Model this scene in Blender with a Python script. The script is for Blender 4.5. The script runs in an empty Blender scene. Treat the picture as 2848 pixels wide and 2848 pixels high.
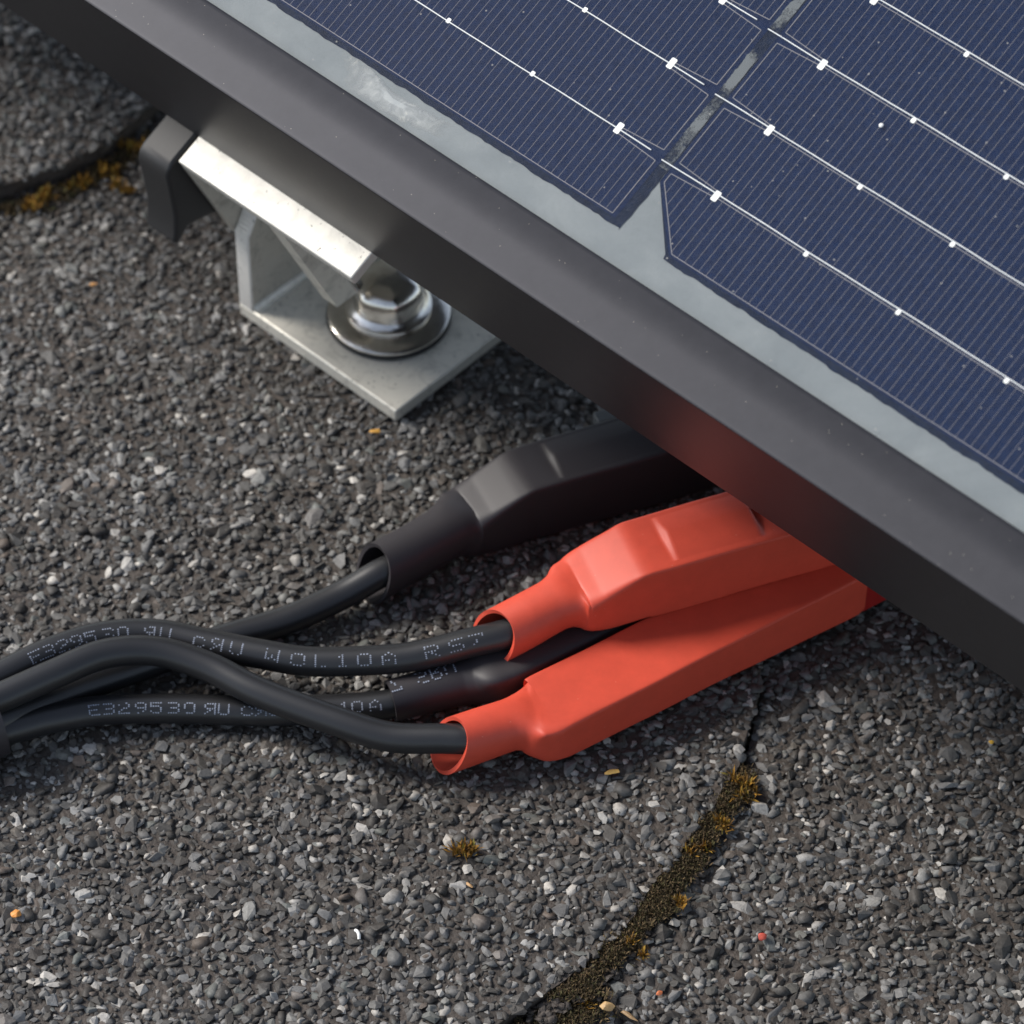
import bpy, bmesh, math, random
import numpy as np
from mathutils import Vector, Matrix

random.seed(7)
rng = np.random.default_rng(7)
S = 0.001                                   # everything below is written in millimetres
scene = bpy.context.scene

# ------------------------------------------------------------------ camera, sky, sun, exposure
PITCH = math.radians(48.165)
FW = np.array([0, math.cos(PITCH), -math.sin(PITCH)])
cam_d = bpy.data.cameras.new('camera')
cam = bpy.data.objects.new('camera', cam_d)
scene.collection.objects.link(cam)
cam.location = Vector(tuple(-FW * 600.0 * S))
cam.rotation_euler = (math.radians(90) - PITCH, 0, 0)
cam_d.sensor_width = 36.0
cam_d.lens = 12000.0 / 2848.0 * 36.0
cam_d.clip_start = 0.02
cam_d.clip_end = 200.0
cam_d.dof.use_dof = True
cam_d.dof.focus_distance = 0.553
cam_d.dof.aperture_fstop = 34.0
scene.camera = cam

SUN = np.array([-0.70, 0.30, 0.65]); SUN /= np.linalg.norm(SUN)
world = bpy.data.worlds.new('World')
scene.world = world
world.use_nodes = True
wt = world.node_tree
sky = wt.nodes.new('ShaderNodeTexSky')
sky.sky_type = 'NISHITA'
sky.sun_disc = False
sky.sun_elevation = math.asin(SUN[2])
sky.sun_rotation = math.atan2(SUN[0], SUN[1])
sky.air_density = 1.0
sky.dust_density = 0.8
sky.ozone_density = 1.0
hsv = wt.nodes.new('ShaderNodeHueSaturation')
hsv.inputs['Saturation'].default_value = 0.64
wt.links.new(sky.outputs[0], hsv.inputs['Color'])
wt.links.new(hsv.outputs[0], wt.nodes['Background'].inputs[0])
wt.nodes['Background'].inputs[1].default_value = 0.104
sun_d = bpy.data.lights.new('sun', 'SUN')
sun_d.energy = 2.6
sun_d.angle = math.radians(22)
sun_d.color = (1.0, 0.945, 0.87)
sun = bpy.data.objects.new('sun', sun_d)
scene.collection.objects.link(sun)
sun.rotation_euler = Vector(tuple(SUN)).to_track_quat('Z', 'Y').to_euler()
scene.view_settings.view_transform = 'Standard'
scene.view_settings.look = 'None'
scene.view_settings.exposure = 0.80
scene.view_settings.gamma = 1.0

# ------------------------------------------------------------------ helpers
PSI = math.radians(43.095); TAU = math.radians(24.381)
U = np.array([math.cos(PSI), -math.sin(PSI), 0.0])          # along the panel's lower rail
V = np.array([math.sin(PSI), math.cos(PSI), 0.0])           # across it, on the roof
Z = np.array([0, 0, 1.0])
W = math.cos(TAU) * V + math.sin(TAU) * Z                   # up the panel's slope
N = -math.sin(TAU) * V + math.cos(TAU) * Z                  # out of the glass
W0 = 12.5                                                   # outer face of the lower rail

def pan(a, b, c):
    """panel coordinates (along rail, up slope from rail face, height) -> world mm"""
    a, b, c = np.broadcast_arrays(np.asarray(a, float), np.asarray(b, float), np.asarray(c, float))
    return a[..., None] * U + (b[..., None] + W0) * W + c[..., None] * N
def uvz(a, b, c):
    a, b, c = np.broadcast_arrays(np.asarray(a, float), np.asarray(b, float), np.asarray(c, float))
    return a[..., None] * U + b[..., None] * V + c[..., None] * Z

def tag(o, label=None, cat=None, group=None, kind=None):
    if label: o['label'] = label
    if cat: o['category'] = cat
    if group: o['group'] = group
    if kind: o['kind'] = kind
    return o
def empty(name, loc):
    o = bpy.data.objects.new(name, None)
    o.empty_display_size = 0.01
    o.location = tuple(np.asarray(loc, float) * S)
    scene.collection.objects.link(o)
    return o
def attach(o, parent):
    if parent is not None:
        o.parent = parent
        if parent.type == 'EMPTY':
            o.matrix_parent_inverse = Matrix.Translation(-parent.location)
    return o
def mk(name, verts, faces, mat, parent=None, smooth=False, autosmooth=None):
    me = bpy.data.meshes.new(name)
    me.from_pydata([tuple(p) for p in (np.asarray(verts, float) * S)], [], faces)
    me.validate(); me.update()
    if smooth:
        me.polygons.foreach_set('use_smooth', [True] * len(me.polygons))
        if autosmooth: me.set_sharp_from_angle(angle=math.radians(autosmooth))
    me.materials.append(mat)
    o = bpy.data.objects.new(name, me)
    scene.collection.objects.link(o)
    return attach(o, parent)
def bev(o, width, seg=3, angle=30):
    m = o.modifiers.new('bevel', 'BEVEL'); m.width = width * S; m.segments = seg
    m.limit_method = 'ANGLE'; m.angle_limit = math.radians(angle); m.harden_normals = False
    o.data.polygons.foreach_set('use_smooth', [True] * len(o.data.polygons))
    o.data.set_sharp_from_angle(angle=math.radians(50))
    return o
BOXF = [(0,3,2,1),(4,5,6,7),(0,1,5,4),(1,2,6,5),(2,3,7,6),(3,0,4,7)]
def box(fn, a0, a1, b0, b1, c0, c1):
    return np.array([fn(a,b,c) for a,b,c in ((a0,b0,c0),(a1,b0,c0),(a1,b1,c0),(a0,b1,c0),(a0,b0,c1),(a1,b0,c1),(a1,b1,c1),(a0,b1,c1))])
def fix_normals(o):
    bm = bmesh.new(); bm.from_mesh(o.data); bmesh.ops.recalc_face_normals(bm, faces=bm.faces); bm.to_mesh(o.data); bm.free()
    return o
def prism(name, fn, prof, a0, a1, mat, parent=None, **k):
    """closed profile (b, c) swept from a0 to a1"""
    m = len(prof)
    vs = [fn(a0, b, c) for b, c in prof] + [fn(a1, b, c) for b, c in prof]
    fs = [(i, (i+1) % m, m + (i+1) % m, m + i) for i in range(m)] + [tuple(range(m))[::-1], tuple(range(m, 2*m))]
    return fix_normals(mk(name, vs, fs, mat, parent, **k))
def lathe(name, prof, centre, mat, parent=None, seg=64, sharp=35, radial=None):
    """prof: (radius, z) from bottom axis to top axis"""
    vs, fs = [], []
    for r, z in prof:
        for i in range(seg):
            t = 2*math.pi*i/seg
            rr = r * (radial(t, z) if radial else 1.0)
            vs.append((centre[0] + rr*math.cos(t), centre[1] + rr*math.sin(t), z))
    k = len(prof)
    for j in range(k-1):
        for i in range(seg):
            fs.append((j*seg+i, j*seg+(i+1)%seg, (j+1)*seg+(i+1)%seg, (j+1)*seg+i))
    fs.append(tuple(range(seg))[::-1]); fs.append(tuple(range((k-1)*seg, k*seg)))
    return mk(name, vs, fs, mat, parent, smooth=True, autosmooth=sharp)
def pchip(x, y, xi):
    x = np.asarray(x, float); y = np.asarray(y, float)
    h = np.diff(x); d = np.diff(y) / h
    m = np.zeros_like(y); m[0] = d[0]; m[-1] = d[-1]
    for i in range(1, len(x)-1):
        if d[i-1]*d[i] > 0:
            w1 = 2*h[i]+h[i-1]; w2 = h[i]+2*h[i-1]
            m[i] = (w1+w2)/(w1/d[i-1]+w2/d[i])
    k = np.clip(np.searchsorted(x, xi)-1, 0, len(x)-2)
    t = (xi-x[k])/h[k]
    return ((2*t**3-3*t**2+1)*y[k] + (t**3-2*t**2+t)*h[k]*m[k] + (-2*t**3+3*t**2)*y[k+1] + (t**3-t**2)*h[k]*m[k+1])
def catmull(pts, per):
    p = np.asarray(pts, float); p = np.vstack([2*p[0]-p[1], p, 2*p[-1]-p[-2]])
    out = []
    for i in range(1, len(p)-2):
        t = np.linspace(0, 1, per, endpoint=False)[:, None]
        a, b, c, d = p[i-1], p[i], p[i+1], p[i+2]
        out.append(0.5*((2*b)+(-a+c)*t+(2*a-5*b+4*c-d)*t**2+(-a+3*b-3*c+d)*t**3))
    out.append(p[-2][None])
    return np.vstack(out)
def sstep(a, b, x):
    t = np.clip((x-a)/(b-a), 0, 1); return t*t*(3-2*t)

# ------------------------------------------------------------------ materials
def newmat(name):
    m = bpy.data.materials.new(name); m.use_nodes = True
    nt = m.node_tree
    return m, nt, nt.nodes['Principled BSDF']
def nod(nt, t, **kw):
    n_ = nt.nodes.new(t)
    for k, v in kw.items():
        if k.startswith('i_'):
            n_.inputs[k[2:].replace('_', ' ')].default_value = v
        else:
            setattr(n_, k, v)
    return n_
def coords(nt, scale=1000.0):
    """object coordinates in millimetres"""
    tc = nod(nt, 'ShaderNodeTexCoord'); mp = nod(nt, 'ShaderNodeMapping')
    mp.inputs['Scale'].default_value = (scale,)*3
    nt.links.new(tc.outputs['Object'], mp.inputs['Vector'])
    return mp.outputs['Vector']
def ramp(nt, stops, interp='LINEAR'):
    r = nod(nt, 'ShaderNodeValToRGB'); e = r.color_ramp.elements
    r.color_ramp.interpolation = interp
    e[0].position, e[0].color = stops[0][0], stops[0][1]
    e[1].position, e[1].color = stops[-1][0], stops[-1][1]
    for p, c in stops[1:-1]:
        q = e.new(p); q.color = c
    return r
def g(v, a=1.0): return (v, v, v, a)
def bumped(nt, b, vec, scale, dist, strength=1.0, detail=4.0):
    nz = nod(nt, 'ShaderNodeTexNoise', i_Scale=scale, i_Detail=detail)
    nt.links.new(vec, nz.inputs['Vector'])
    bp = nod(nt, 'ShaderNodeBump', i_Strength=strength, i_Distance=dist*S)
    nt.links.new(nz.outputs['Fac'], bp.inputs['Height'])
    nt.links.new(bp.outputs['Normal'], b.inputs['Normal'])
    return nz
def plain(name, col, rough, metal=0.0, bump=None, spec=0.5, mottle=None):
    m, nt, b = newmat(name)
    b.inputs['Base Color'].default_value = (*col, 1)
    b.inputs['Roughness'].default_value = rough
    b.inputs['Metallic'].default_value = metal
    b.inputs['Specular IOR Level'].default_value = spec
    if bump or mottle:
        vec = coords(nt)
    if bump: bumped(nt, b, vec, *bump)
    if mottle:
        sc, amt = mottle
        nz = nod(nt, 'ShaderNodeTexNoise', i_Scale=sc, i_Detail=5.0, i_Roughness=0.65)
        nt.links.new(vec, nz.inputs['Vector'])
        r = ramp(nt, [(0.3, (*[c*(1-amt) for c in col], 1)), (0.7, (*[min(1, c*(1+amt)) for c in col], 1))])
        nt.links.new(nz.outputs['Fac'], r.inputs['Fac'])
        nt.links.new(r.outputs['Color'], b.inputs['Base Color'])
    return m

def specked(name, col, rough, speck, density, size, metal=0.0, bump=None, spec=0.5, var=(0.85, 1.25)):
    """coated surface with settled dust specks"""
    m, nt, b = newmat(name)
    b.inputs['Roughness'].default_value = rough
    b.inputs['Metallic'].default_value = metal
    b.inputs['Specular IOR Level'].default_value = spec
    vec = coords(nt)
    vo = nod(nt, 'ShaderNodeTexVoronoi', i_Scale=density)
    nt.links.new(vec, vo.inputs['Vector'])
    lt = nod(nt, 'ShaderNodeMath', operation='LESS_THAN'); lt.inputs[1].default_value = size
    nt.links.new(vo.outputs['Distance'], lt.inputs[0])
    sep = nod(nt, 'ShaderNodeSeparateColor'); nt.links.new(vo.outputs['Color'], sep.inputs[0])
    gt = nod(nt, 'ShaderNodeMath', operation='GREATER_THAN'); gt.inputs[1].default_value = 0.80
    nt.links.new(sep.outputs[0], gt.inputs[0])
    mu = nod(nt, 'ShaderNodeMath', operation='MULTIPLY')
    nt.links.new(lt.outputs[0], mu.inputs[0]); nt.links.new(gt.outputs[0], mu.inputs[1])
    nz = nod(nt, 'ShaderNodeTexNoise', i_Scale=0.35, i_Detail=6.0, i_Roughness=0.7)
    nt.links.new(vec, nz.inputs['Vector'])
    rr = ramp(nt, [(0.35, (*[c*var[0] for c in col], 1)), (0.75, (*[c*var[1] for c in col], 1))])
    nt.links.new(nz.outputs['Fac'], rr.inputs['Fac'])
    mx = nod(nt, 'ShaderNodeMix', data_type='RGBA')
    nt.links.new(mu.outputs[0], mx.inputs[0]); nt.links.new(rr.outputs[0], mx.inputs[6]); mx.inputs[7].default_value = (*speck, 1)
    nt.links.new(mx.outputs[2], b.inputs['Base Color'])
    if bump: bumped(nt, b, vec, *bump)
    return m

M = {}
M['frame'] = specked('black_anodised_frame', (0.0165, 0.0160, 0.0175), 0.47, (0.24, 0.22, 0.18), 1.35, 0.085, metal=0.0, bump=(9.0, 0.01, 0.5, 3.0), spec=0.36)
M['frame'].node_tree.nodes['Principled BSDF'].inputs['Specular Tint'].default_value = (0.85, 0.875, 1.0, 1)
M['cable'] = plain('black_cable_sheath', (0.016, 0.016, 0.0175), 0.40, bump=(5.0, 0.012, 0.4, 3.0), spec=0.6)
M['print'] = plain('white_cable_print', (0.27, 0.30, 0.37), 0.6)
M['red'] = specked('red_heat_shrink', (0.58, 0.068, 0.036), 0.50, (0.62, 0.22, 0.16), 0.8, 0.05, bump=(5.0, 0.010, 0.7, 4.0), spec=0.45, var=(0.93, 1.07))
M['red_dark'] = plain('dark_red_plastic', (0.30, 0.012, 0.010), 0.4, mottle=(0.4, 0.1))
M['black'] = plain('black_heat_shrink', (0.026, 0.0225, 0.0255), 0.52, bump=(7.0, 0.006, 0.6, 3.0), spec=0.5)
M['clip'] = plain('black_plastic_clip', (0.02, 0.02, 0.021), 0.5, bump=(4.0, 0.02, 0.4, 3.0))
M['steel'] = plain('polished_stainless', (0.72, 0.68, 0.62), 0.23, metal=1.0, bump=(0.9, 0.06, 0.5, 4.0), mottle=(0.5, 0.15))
M['rubber'] = plain('black_rubber_washer', (0.015, 0.015, 0.015), 0.6)
M['dust'] = plain('white_speck', (0.75, 0.75, 0.73), 0.6)

def alu(name, base, rough, stain, saw=None):
    m, nt, b = newmat(name)
    vec = coords(nt)
    b.inputs['Metallic'].default_value = 0.45
    nz = nod(nt, 'ShaderNodeTexNoise', i_Scale=0.30, i_Detail=8.0, i_Roughness=0.7, i_Distortion=0.6)
    nt.links.new(vec, nz.inputs['Vector'])
    r = ramp(nt, [(0.30, (*[c*stain for c in base], 1)), (0.48, (*base, 1)), (0.75, (*[min(1, c*1.06) for c in base], 1))])
    nt.links.new(nz.outputs['Fac'], r.inputs['Fac'])
    n2 = nod(nt, 'ShaderNodeTexNoise', i_Scale=1.6, i_Detail=3.0)
    nt.links.new(vec, n2.inputs['Vector'])
    r2 = ramp(nt, [(0.27, g(0.22)), (0.335, g(1.0))])
    nt.links.new(n2.outputs['Fac'], r2.inputs['Fac'])
    mx = nod(nt, 'ShaderNodeMix', data_type='RGBA', blend_type='MULTIPLY'); mx.inputs[0].default_value = 1.0
    nt.links.new(r.outputs[0], mx.inputs[6]); nt.links.new(r2.outputs[0], mx.inputs[7])
    nt.links.new(mx.outputs[2], b.inputs['Base Color'])
    rr = ramp(nt, [(0.3, g(rough+0.12)), (0.7, g(rough-0.05))])
    nt.links.new(nz.outputs['Fac'], rr.inputs['Fac']); nt.links.new(rr.outputs[0], b.inputs['Roughness'])
    if saw:
        wv = nod(nt, 'ShaderNodeTexWave', i_Scale=saw, i_Distortion=2.5, i_Detail=3.0)
        wv.bands_direction = 'Z'
        nt.links.new(vec, wv.inputs['Vector'])
        bp = nod(nt, 'ShaderNodeBump', i_Strength=0.6, i_Distance=0.06*S)
        nt.links.new(wv.outputs['Fac'], bp.inputs['Height']); nt.links.new(bp.outputs['Normal'], b.inputs['Normal'])
    else:
        bumped(nt, b, vec, 2.2, 0.02, 0.5)
    return m
M['alu_base'] = alu('weathered_aluminium', (0.72, 0.69, 0.61), 0.52, 0.62)
M['alu_saw'] = alu('sawn_aluminium', (0.76, 0.74, 0.70), 0.45, 0.85, saw=0.55)
M['alu_top'] = alu('bright_aluminium', (0.74, 0.72, 0.66), 0.46, 0.85)
M['alu_shade'] = alu('shaded_aluminium', (0.52, 0.49, 0.43), 0.52, 0.6)  # same aluminium, darkened: the shade under the flange is put into the colour
M['tab'] = plain('grey_plastic_tab', (0.10, 0.105, 0.105), 0.5)

# cell silicon seen through the cover glass
def cellmat():
    m, nt, b = newmat('blue_silicon_cell'); vec = coords(nt)
    nz = nod(nt, 'ShaderNodeTexNoise', i_Scale=1.1, i_Detail=6.0, i_Roughness=0.75)
    nt.links.new(vec, nz.inputs['Vector'])
    r = ramp(nt, [(0.3, (0.003, 0.0100, 0.036, 1)), (0.5, (0.0042, 0.0140, 0.050, 1)), (0.72, (0.0068, 0.0205, 0.066, 1))])
    nt.links.new(nz.outputs['Fac'], r.inputs['Fac']); nt.links.new(r.outputs[0], b.inputs['Base Color'])
    b.inputs['Roughness'].default_value = 0.55
    b.inputs['Specular IOR Level'].default_value = 0.0
    return m
M['cell'] = cellmat()
M['mask'] = plain('dark_cell_edge', (0.007, 0.014, 0.034), 0.6, mottle=(0.8, 0.35), spec=0.0)
M['finger'] = plain('silver_paste', (0.24, 0.23, 0.25), 0.55, spec=0.1)
M['bus'] = plain('tinned_wire', (0.92, 0.92, 0.92), 0.4, metal=0.0)
M['pad'] = plain('solder_pad', (0.92, 0.92, 0.90), 0.5, metal=0.0)
def gapmat():
    m, nt, b = newmat('frayed_gap_film'); vec = coords(nt)
    b.inputs['Base Color'].default_value = (0.085, 0.098, 0.108, 1); b.inputs['Roughness'].default_value = 0.6
    n1 = nod(nt, 'ShaderNodeTexNoise', i_Scale=0.16, i_Detail=2.0); nt.links.new(vec, n1.inputs['Vector'])
    n2 = nod(nt, 'ShaderNodeTexNoise', i_Scale=2.2, i_Detail=5.0, i_Roughness=0.75); nt.links.new(vec, n2.inputs['Vector'])
    ad = nod(nt, 'ShaderNodeMath', operation='MULTIPLY_ADD'); ad.inputs[1].default_value = 0.45
    nt.links.new(n2.outputs['Fac'], ad.inputs[0]); nt.links.new(n1.outputs['Fac'], ad.inputs[2])
    r = ramp(nt, [(0.66, g(0.0)), (0.80, g(1.0))]); nt.links.new(ad.outputs[0], r.inputs['Fac'])
    nt.links.new(r.outputs[0], b.inputs['Alpha'])
    return m
M['gap'] = gapmat()

def sheetmat():
    m, nt, b = newmat('grey_backsheet'); vec = coords(nt)
    nz = nod(nt, 'ShaderNodeTexNoise', i_Scale=0.10, i_Detail=7.0, i_Roughness=0.62, i_Distortion=0.4)
    nt.links.new(vec, nz.inputs['Vector'])
    r = ramp(nt, [(0.3, (0.175, 0.193, 0.203, 1)), (0.5, (0.205, 0.223, 0.232, 1)), (0.72, (0.25, 0.266, 0.272, 1))])
    nt.links.new(nz.outputs['Fac'], r.inputs['Fac']); nt.links.new(r.outputs[0], b.inputs['Base Color'])
    b.inputs['Roughness'].default_value = 0.5
    b.inputs['Specular IOR Level'].default_value = 0.1
    bumped(nt, b, vec, 1.4, 0.05, 0.5)
    return m
M['sheet'] = sheetmat()
def glintmat():
    m, nt, b = newmat('film_with_glint'); vec = coords(nt)
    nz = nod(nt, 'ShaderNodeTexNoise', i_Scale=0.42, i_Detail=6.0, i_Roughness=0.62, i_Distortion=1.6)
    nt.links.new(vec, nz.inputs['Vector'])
    r = ramp(nt, [(0.42, (0.245, 0.265, 0.28, 1)), (0.60, (0.30, 0.315, 0.32, 1)), (0.72, (0.52, 0.50, 0.45, 1))])  # palest stops paint the sun glint and its bright streaks
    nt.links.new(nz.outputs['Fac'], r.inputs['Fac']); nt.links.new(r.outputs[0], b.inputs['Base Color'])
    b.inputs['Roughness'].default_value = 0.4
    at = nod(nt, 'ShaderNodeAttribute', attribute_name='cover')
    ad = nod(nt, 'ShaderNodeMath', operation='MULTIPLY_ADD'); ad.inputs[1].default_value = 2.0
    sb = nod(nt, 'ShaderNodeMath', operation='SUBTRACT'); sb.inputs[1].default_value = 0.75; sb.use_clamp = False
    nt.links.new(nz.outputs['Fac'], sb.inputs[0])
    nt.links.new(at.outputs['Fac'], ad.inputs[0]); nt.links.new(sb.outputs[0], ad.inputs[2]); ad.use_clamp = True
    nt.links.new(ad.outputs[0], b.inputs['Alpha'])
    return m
M['film_glint'] = glintmat()

def glassmat():
    m, nt, b = newmat('cover_glass'); nt.nodes.remove(b)
    out = nt.nodes['Material Output']; vec = coords(nt)
    tr = nod(nt, 'ShaderNodeBsdfTransparent'); tr.inputs[0].default_value = (0.95, 0.965, 0.96, 1)
    gl = nod(nt, 'ShaderNodeBsdfGlossy', i_Roughness=0.06)
    lw = nod(nt, 'ShaderNodeLayerWeight', i_Blend=0.5)          # Schlick's curve, the same from both sides of the pane
    pw = nod(nt, 'ShaderNodeMath', operation='POWER'); pw.inputs[1].default_value = 5.0
    nt.links.new(lw.outputs['Facing'], pw.inputs[0])
    fr = nod(nt, 'ShaderNodeMath', operation='MULTIPLY_ADD'); fr.inputs[1].default_value = 0.96; fr.inputs[2].default_value = 0.04
    nt.links.new(pw.outputs[0], fr.inputs[0])
    nz = nod(nt, 'ShaderNodeTexNoise', i_Scale=2.5, i_Detail=2.0); nt.links.new(vec, nz.inputs['Vector'])
    bp = nod(nt, 'ShaderNodeBump', i_Strength=0.4, i_Distance=0.01*S)
    nt.links.new(nz.outputs['Fac'], bp.inputs['Height']); nt.links.new(bp.outputs[0], gl.inputs['Normal'])
    m1 = nod(nt, 'ShaderNodeMixShader')
    nt.links.new(fr.outputs[0], m1.inputs[0]); nt.links.new(tr.outputs[0], m1.inputs[1]); nt.links.new(gl.outputs[0], m1.inputs[2])
    # dust lying on the glass
    vo = nod(nt, 'ShaderNodeTexVoronoi', i_Scale=0.42); nt.links.new(vec, vo.inputs['Vector'])
    lt = nod(nt, 'ShaderNodeMath', operation='LESS_THAN'); lt.inputs[1].default_value = 0.055
    nt.links.new(vo.outputs['Distance'], lt.inputs[0])
    n3 = nod(nt, 'ShaderNodeTexNoise', i_Scale=4.0, i_Detail=3.0); nt.links.new(vec, n3.inputs['Vector'])
    r3 = ramp(nt, [(0.42, g(0.004)), (0.85, g(0.07))]); nt.links.new(n3.outputs['Fac'], r3.inputs['Fac'])
    ml = nod(nt, 'ShaderNodeMath', operation='MULTIPLY_ADD'); ml.inputs[1].default_value = 0.45
    nt.links.new(lt.outputs[0], ml.inputs[0]); nt.links.new(r3.outputs[0], ml.inputs[2])
    df = nod(nt, 'ShaderNodeBsdfDiffuse'); df.inputs[0].default_value = (0.42, 0.41, 0.39, 1)
    m2 = nod(nt, 'ShaderNodeMixShader')
    nt.links.new(ml.outputs[0], m2.inputs[0]); nt.links.new(m1.outputs[0], m2.inputs[1]); nt.links.new(df.outputs[0], m2.inputs[2])
    nt.links.new(m2.outputs[0], out.inputs[0])
    return m
M['glass'] = glassmat()

def granmat():
    m, nt, b = newmat('slate_granules'); vec = coords(nt)
    ge = nod(nt, 'ShaderNodeNewGeometry')
    r = ramp(nt, [(0.0, (0.041, 0.037, 0.034, 1)), (0.24, (0.062, 0.059, 0.056, 1)), (0.46, (0.086, 0.085, 0.084, 1)), (0.64, (0.122, 0.123, 0.124, 1)),
                  (0.79, (0.182, 0.184, 0.187, 1)), (0.835, (0.110, 0.088, 0.074, 1)), (0.885, (0.112, 0.122, 0.118, 1)), (0.94, (0.27, 0.272, 0.272, 1)), (1.0, (0.45, 0.435, 0.41, 1))])
    nt.links.new(ge.outputs['Random Per Island'], r.inputs['Fac'])
    nz = nod(nt, 'ShaderNodeTexNoise', i_Scale=1.6, i_Detail=6.0, i_Roughness=0.7); nt.links.new(vec, nz.inputs['Vector'])
    rn = ramp(nt, [(0.3, g(0.62)), (0.7, g(1.3))]); nt.links.new(nz.outputs['Fac'], rn.inputs['Fac'])
    mx = nod(nt, 'ShaderNodeMix', data_type='RGBA', blend_type='MULTIPLY'); mx.inputs[0].default_value = 1.0
    nt.links.new(r.outputs[0], mx.inputs[6]); nt.links.new(rn.outputs[0], mx.inputs[7])
    # bitumen and dirt film clinging in broad patches
    n2 = nod(nt, 'ShaderNodeTexNoise', i_Scale=0.045, i_Detail=5.0); nt.links.new(vec, n2.inputs['Vector'])
    rp = ramp(nt, [(0.35, (0.80, 0.76, 0.71, 1)), (0.65, (1.08, 1.06, 1.03, 1))]); nt.links.new(n2.outputs['Fac'], rp.inputs['Fac'])
    m2 = nod(nt, 'ShaderNodeMix', data_type='RGBA', blend_type='MULTIPLY'); m2.inputs[0].default_value = 1.0
    nt.links.new(mx.outputs[2], m2.inputs[6]); nt.links.new(rp.outputs[0], m2.inputs[7])
    nt.links.new(m2.outputs[2], b.inputs['Base Color'])
    b.inputs['Roughness'].default_value = 0.62
    b.inputs['Specular IOR Level'].default_value = 0.4
    bp = nod(nt, 'ShaderNodeBump', i_Strength=0.8, i_Distance=0.10*S)
    nt.links.new(nz.outputs['Fac'], bp.inputs['Height']); nt.links.new(bp.outputs[0], b.inputs['Normal'])
    return m
M['gran'] = granmat()
M['bitumen'] = plain('bitumen', (0.052, 0.042, 0.035), 0.7, bump=(1.3, 0.35, 1.0, 6.0), mottle=(0.7, 0.45))
def roofmat():
    m, nt, b = newmat('granulated_roof_felt'); vec = coords(nt)
    vo = nod(nt, 'ShaderNodeTexVoronoi', i_Scale=0.6); nt.links.new(vec, vo.inputs['Vector'])
    sp = nod(nt, 'ShaderNodeSeparateColor'); nt.links.new(vo.outputs['Color'], sp.inputs[0])
    r = ramp(nt, [(0, g(0.03)), (0.6, g(0.07)), (1.0, g(0.16))]); nt.links.new(sp.outputs[0], r.inputs['Fac'])
    nt.links.new(r.outputs[0], b.inputs['Base Color']); b.inputs['Roughness'].default_value = 0.7
    bp = nod(nt, 'ShaderNodeBump', i_Strength=1.0, i_Distance=0.8*S, invert=True)
    nt.links.new(vo.outputs['Distance'], bp.inputs['Height']); nt.links.new(bp.outputs[0], b.inputs['Normal'])
    return m
M['roof'] = roofmat()
def mossmat(name, stops):
    m, nt, b = newmat(name)
    ge = nod(nt, 'ShaderNodeNewGeometry')
    r = ramp(nt, stops); nt.links.new(ge.outputs['Random Per Island'], r.inputs['Fac'])
    nt.links.new(r.outputs[0], b.inputs['Base Color']); b.inputs['Roughness'].default_value = 0.75
    b.inputs['Specular IOR Level'].default_value = 0.2
    return m
M['moss'] = mossmat('brown_moss', [(0.0, (0.055, 0.039, 0.024, 1)), (0.4, (0.085, 0.062, 0.034, 1)), (0.6, (0.090, 0.084, 0.036, 1)), (0.8, (0.135, 0.093, 0.048, 1)), (1.0, (0.19, 0.13, 0.07, 1))])
M['moss_y'] = mossmat('golden_moss', [(0.0, (0.12, 0.065, 0.020, 1)), (0.4, (0.25, 0.130, 0.022, 1)), (0.75, (0.34, 0.180, 0.028, 1)), (1.0, (0.20, 0.18, 0.04, 1))])
def chip(name, col): return plain(name, col, 0.55, mottle=(1.2, 0.25), bump=(2.0, 0.08, 0.7, 4.0))
CABLE_A = [(2.2, -28.21, 9.2), (-1.15, -29.75, 8.8), (-5.73, -30.77, 8.3), (-10.7, -31.78, 7.5), (-16.1, -32.32, 6.8), (-26.5, -32.17, 6.1), (-33.49, -30.77, 6.0), (-40.53, -28.96, 6.0), (-47.56, -27.43, 6.2), (-54.49, -27.98, 6.4), (-61.24, -30.78, 6.6), (-67.84, -35.07, 6.6), (-71.93, -37.68, 6.4)]
CABLE_B = [(-1.14, -42.87, 4.9), (-4.44, -44.4, 5.3), (-6.32, -44.87, 5.5), (-9.06, -44.73, 5.4), (-15.92, -44.16, 5.0), (-22.81, -42.04, 5.6), (-33.21, -37.72, 6.3), (-40.26, -33.68, 6.8), (-47.25, -31.62, 7.6), (-54.07, -32.62, 8.2), (-60.71, -36.29, 8.3), (-67.33, -39.91, 8.0), (-71.48, -41.72, 7.6)]
CABLE_C = [(-10.73, -34.42, 3.2), (-14.07, -35.68, 2.7), (-16.83, -36.55, 2.4), (-23.05, -36.9, 2.0), (-33.42, -37.25, 1.9), (-43.86, -36.9, 2.0), (-54.17, -37.47, 2.4), (-60.91, -39.38, 3.0), (-64.25, -40.8, 3.4), (-67.54, -42.18, 3.6), (-71.68, -43.76, 3.6)]
CABLE_D = [(-11.97, -11.47, 4.8), (-15.36, -13.89, 4.8), (-18.22, -15.53, 4.6), (-23.52, -18.14, 3.0), (-30.51, -21.63, 2.2), (-37.47, -24.15, 1.95), (-44.69, -27.13, 1.95), (-51.73, -30.59, 2.1), (-58.64, -34.53, 2.8), (-63.12, -37.84, 3.6), (-67.54, -41.1, 4.6), (-71.65, -42.93, 4.6)]
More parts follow.
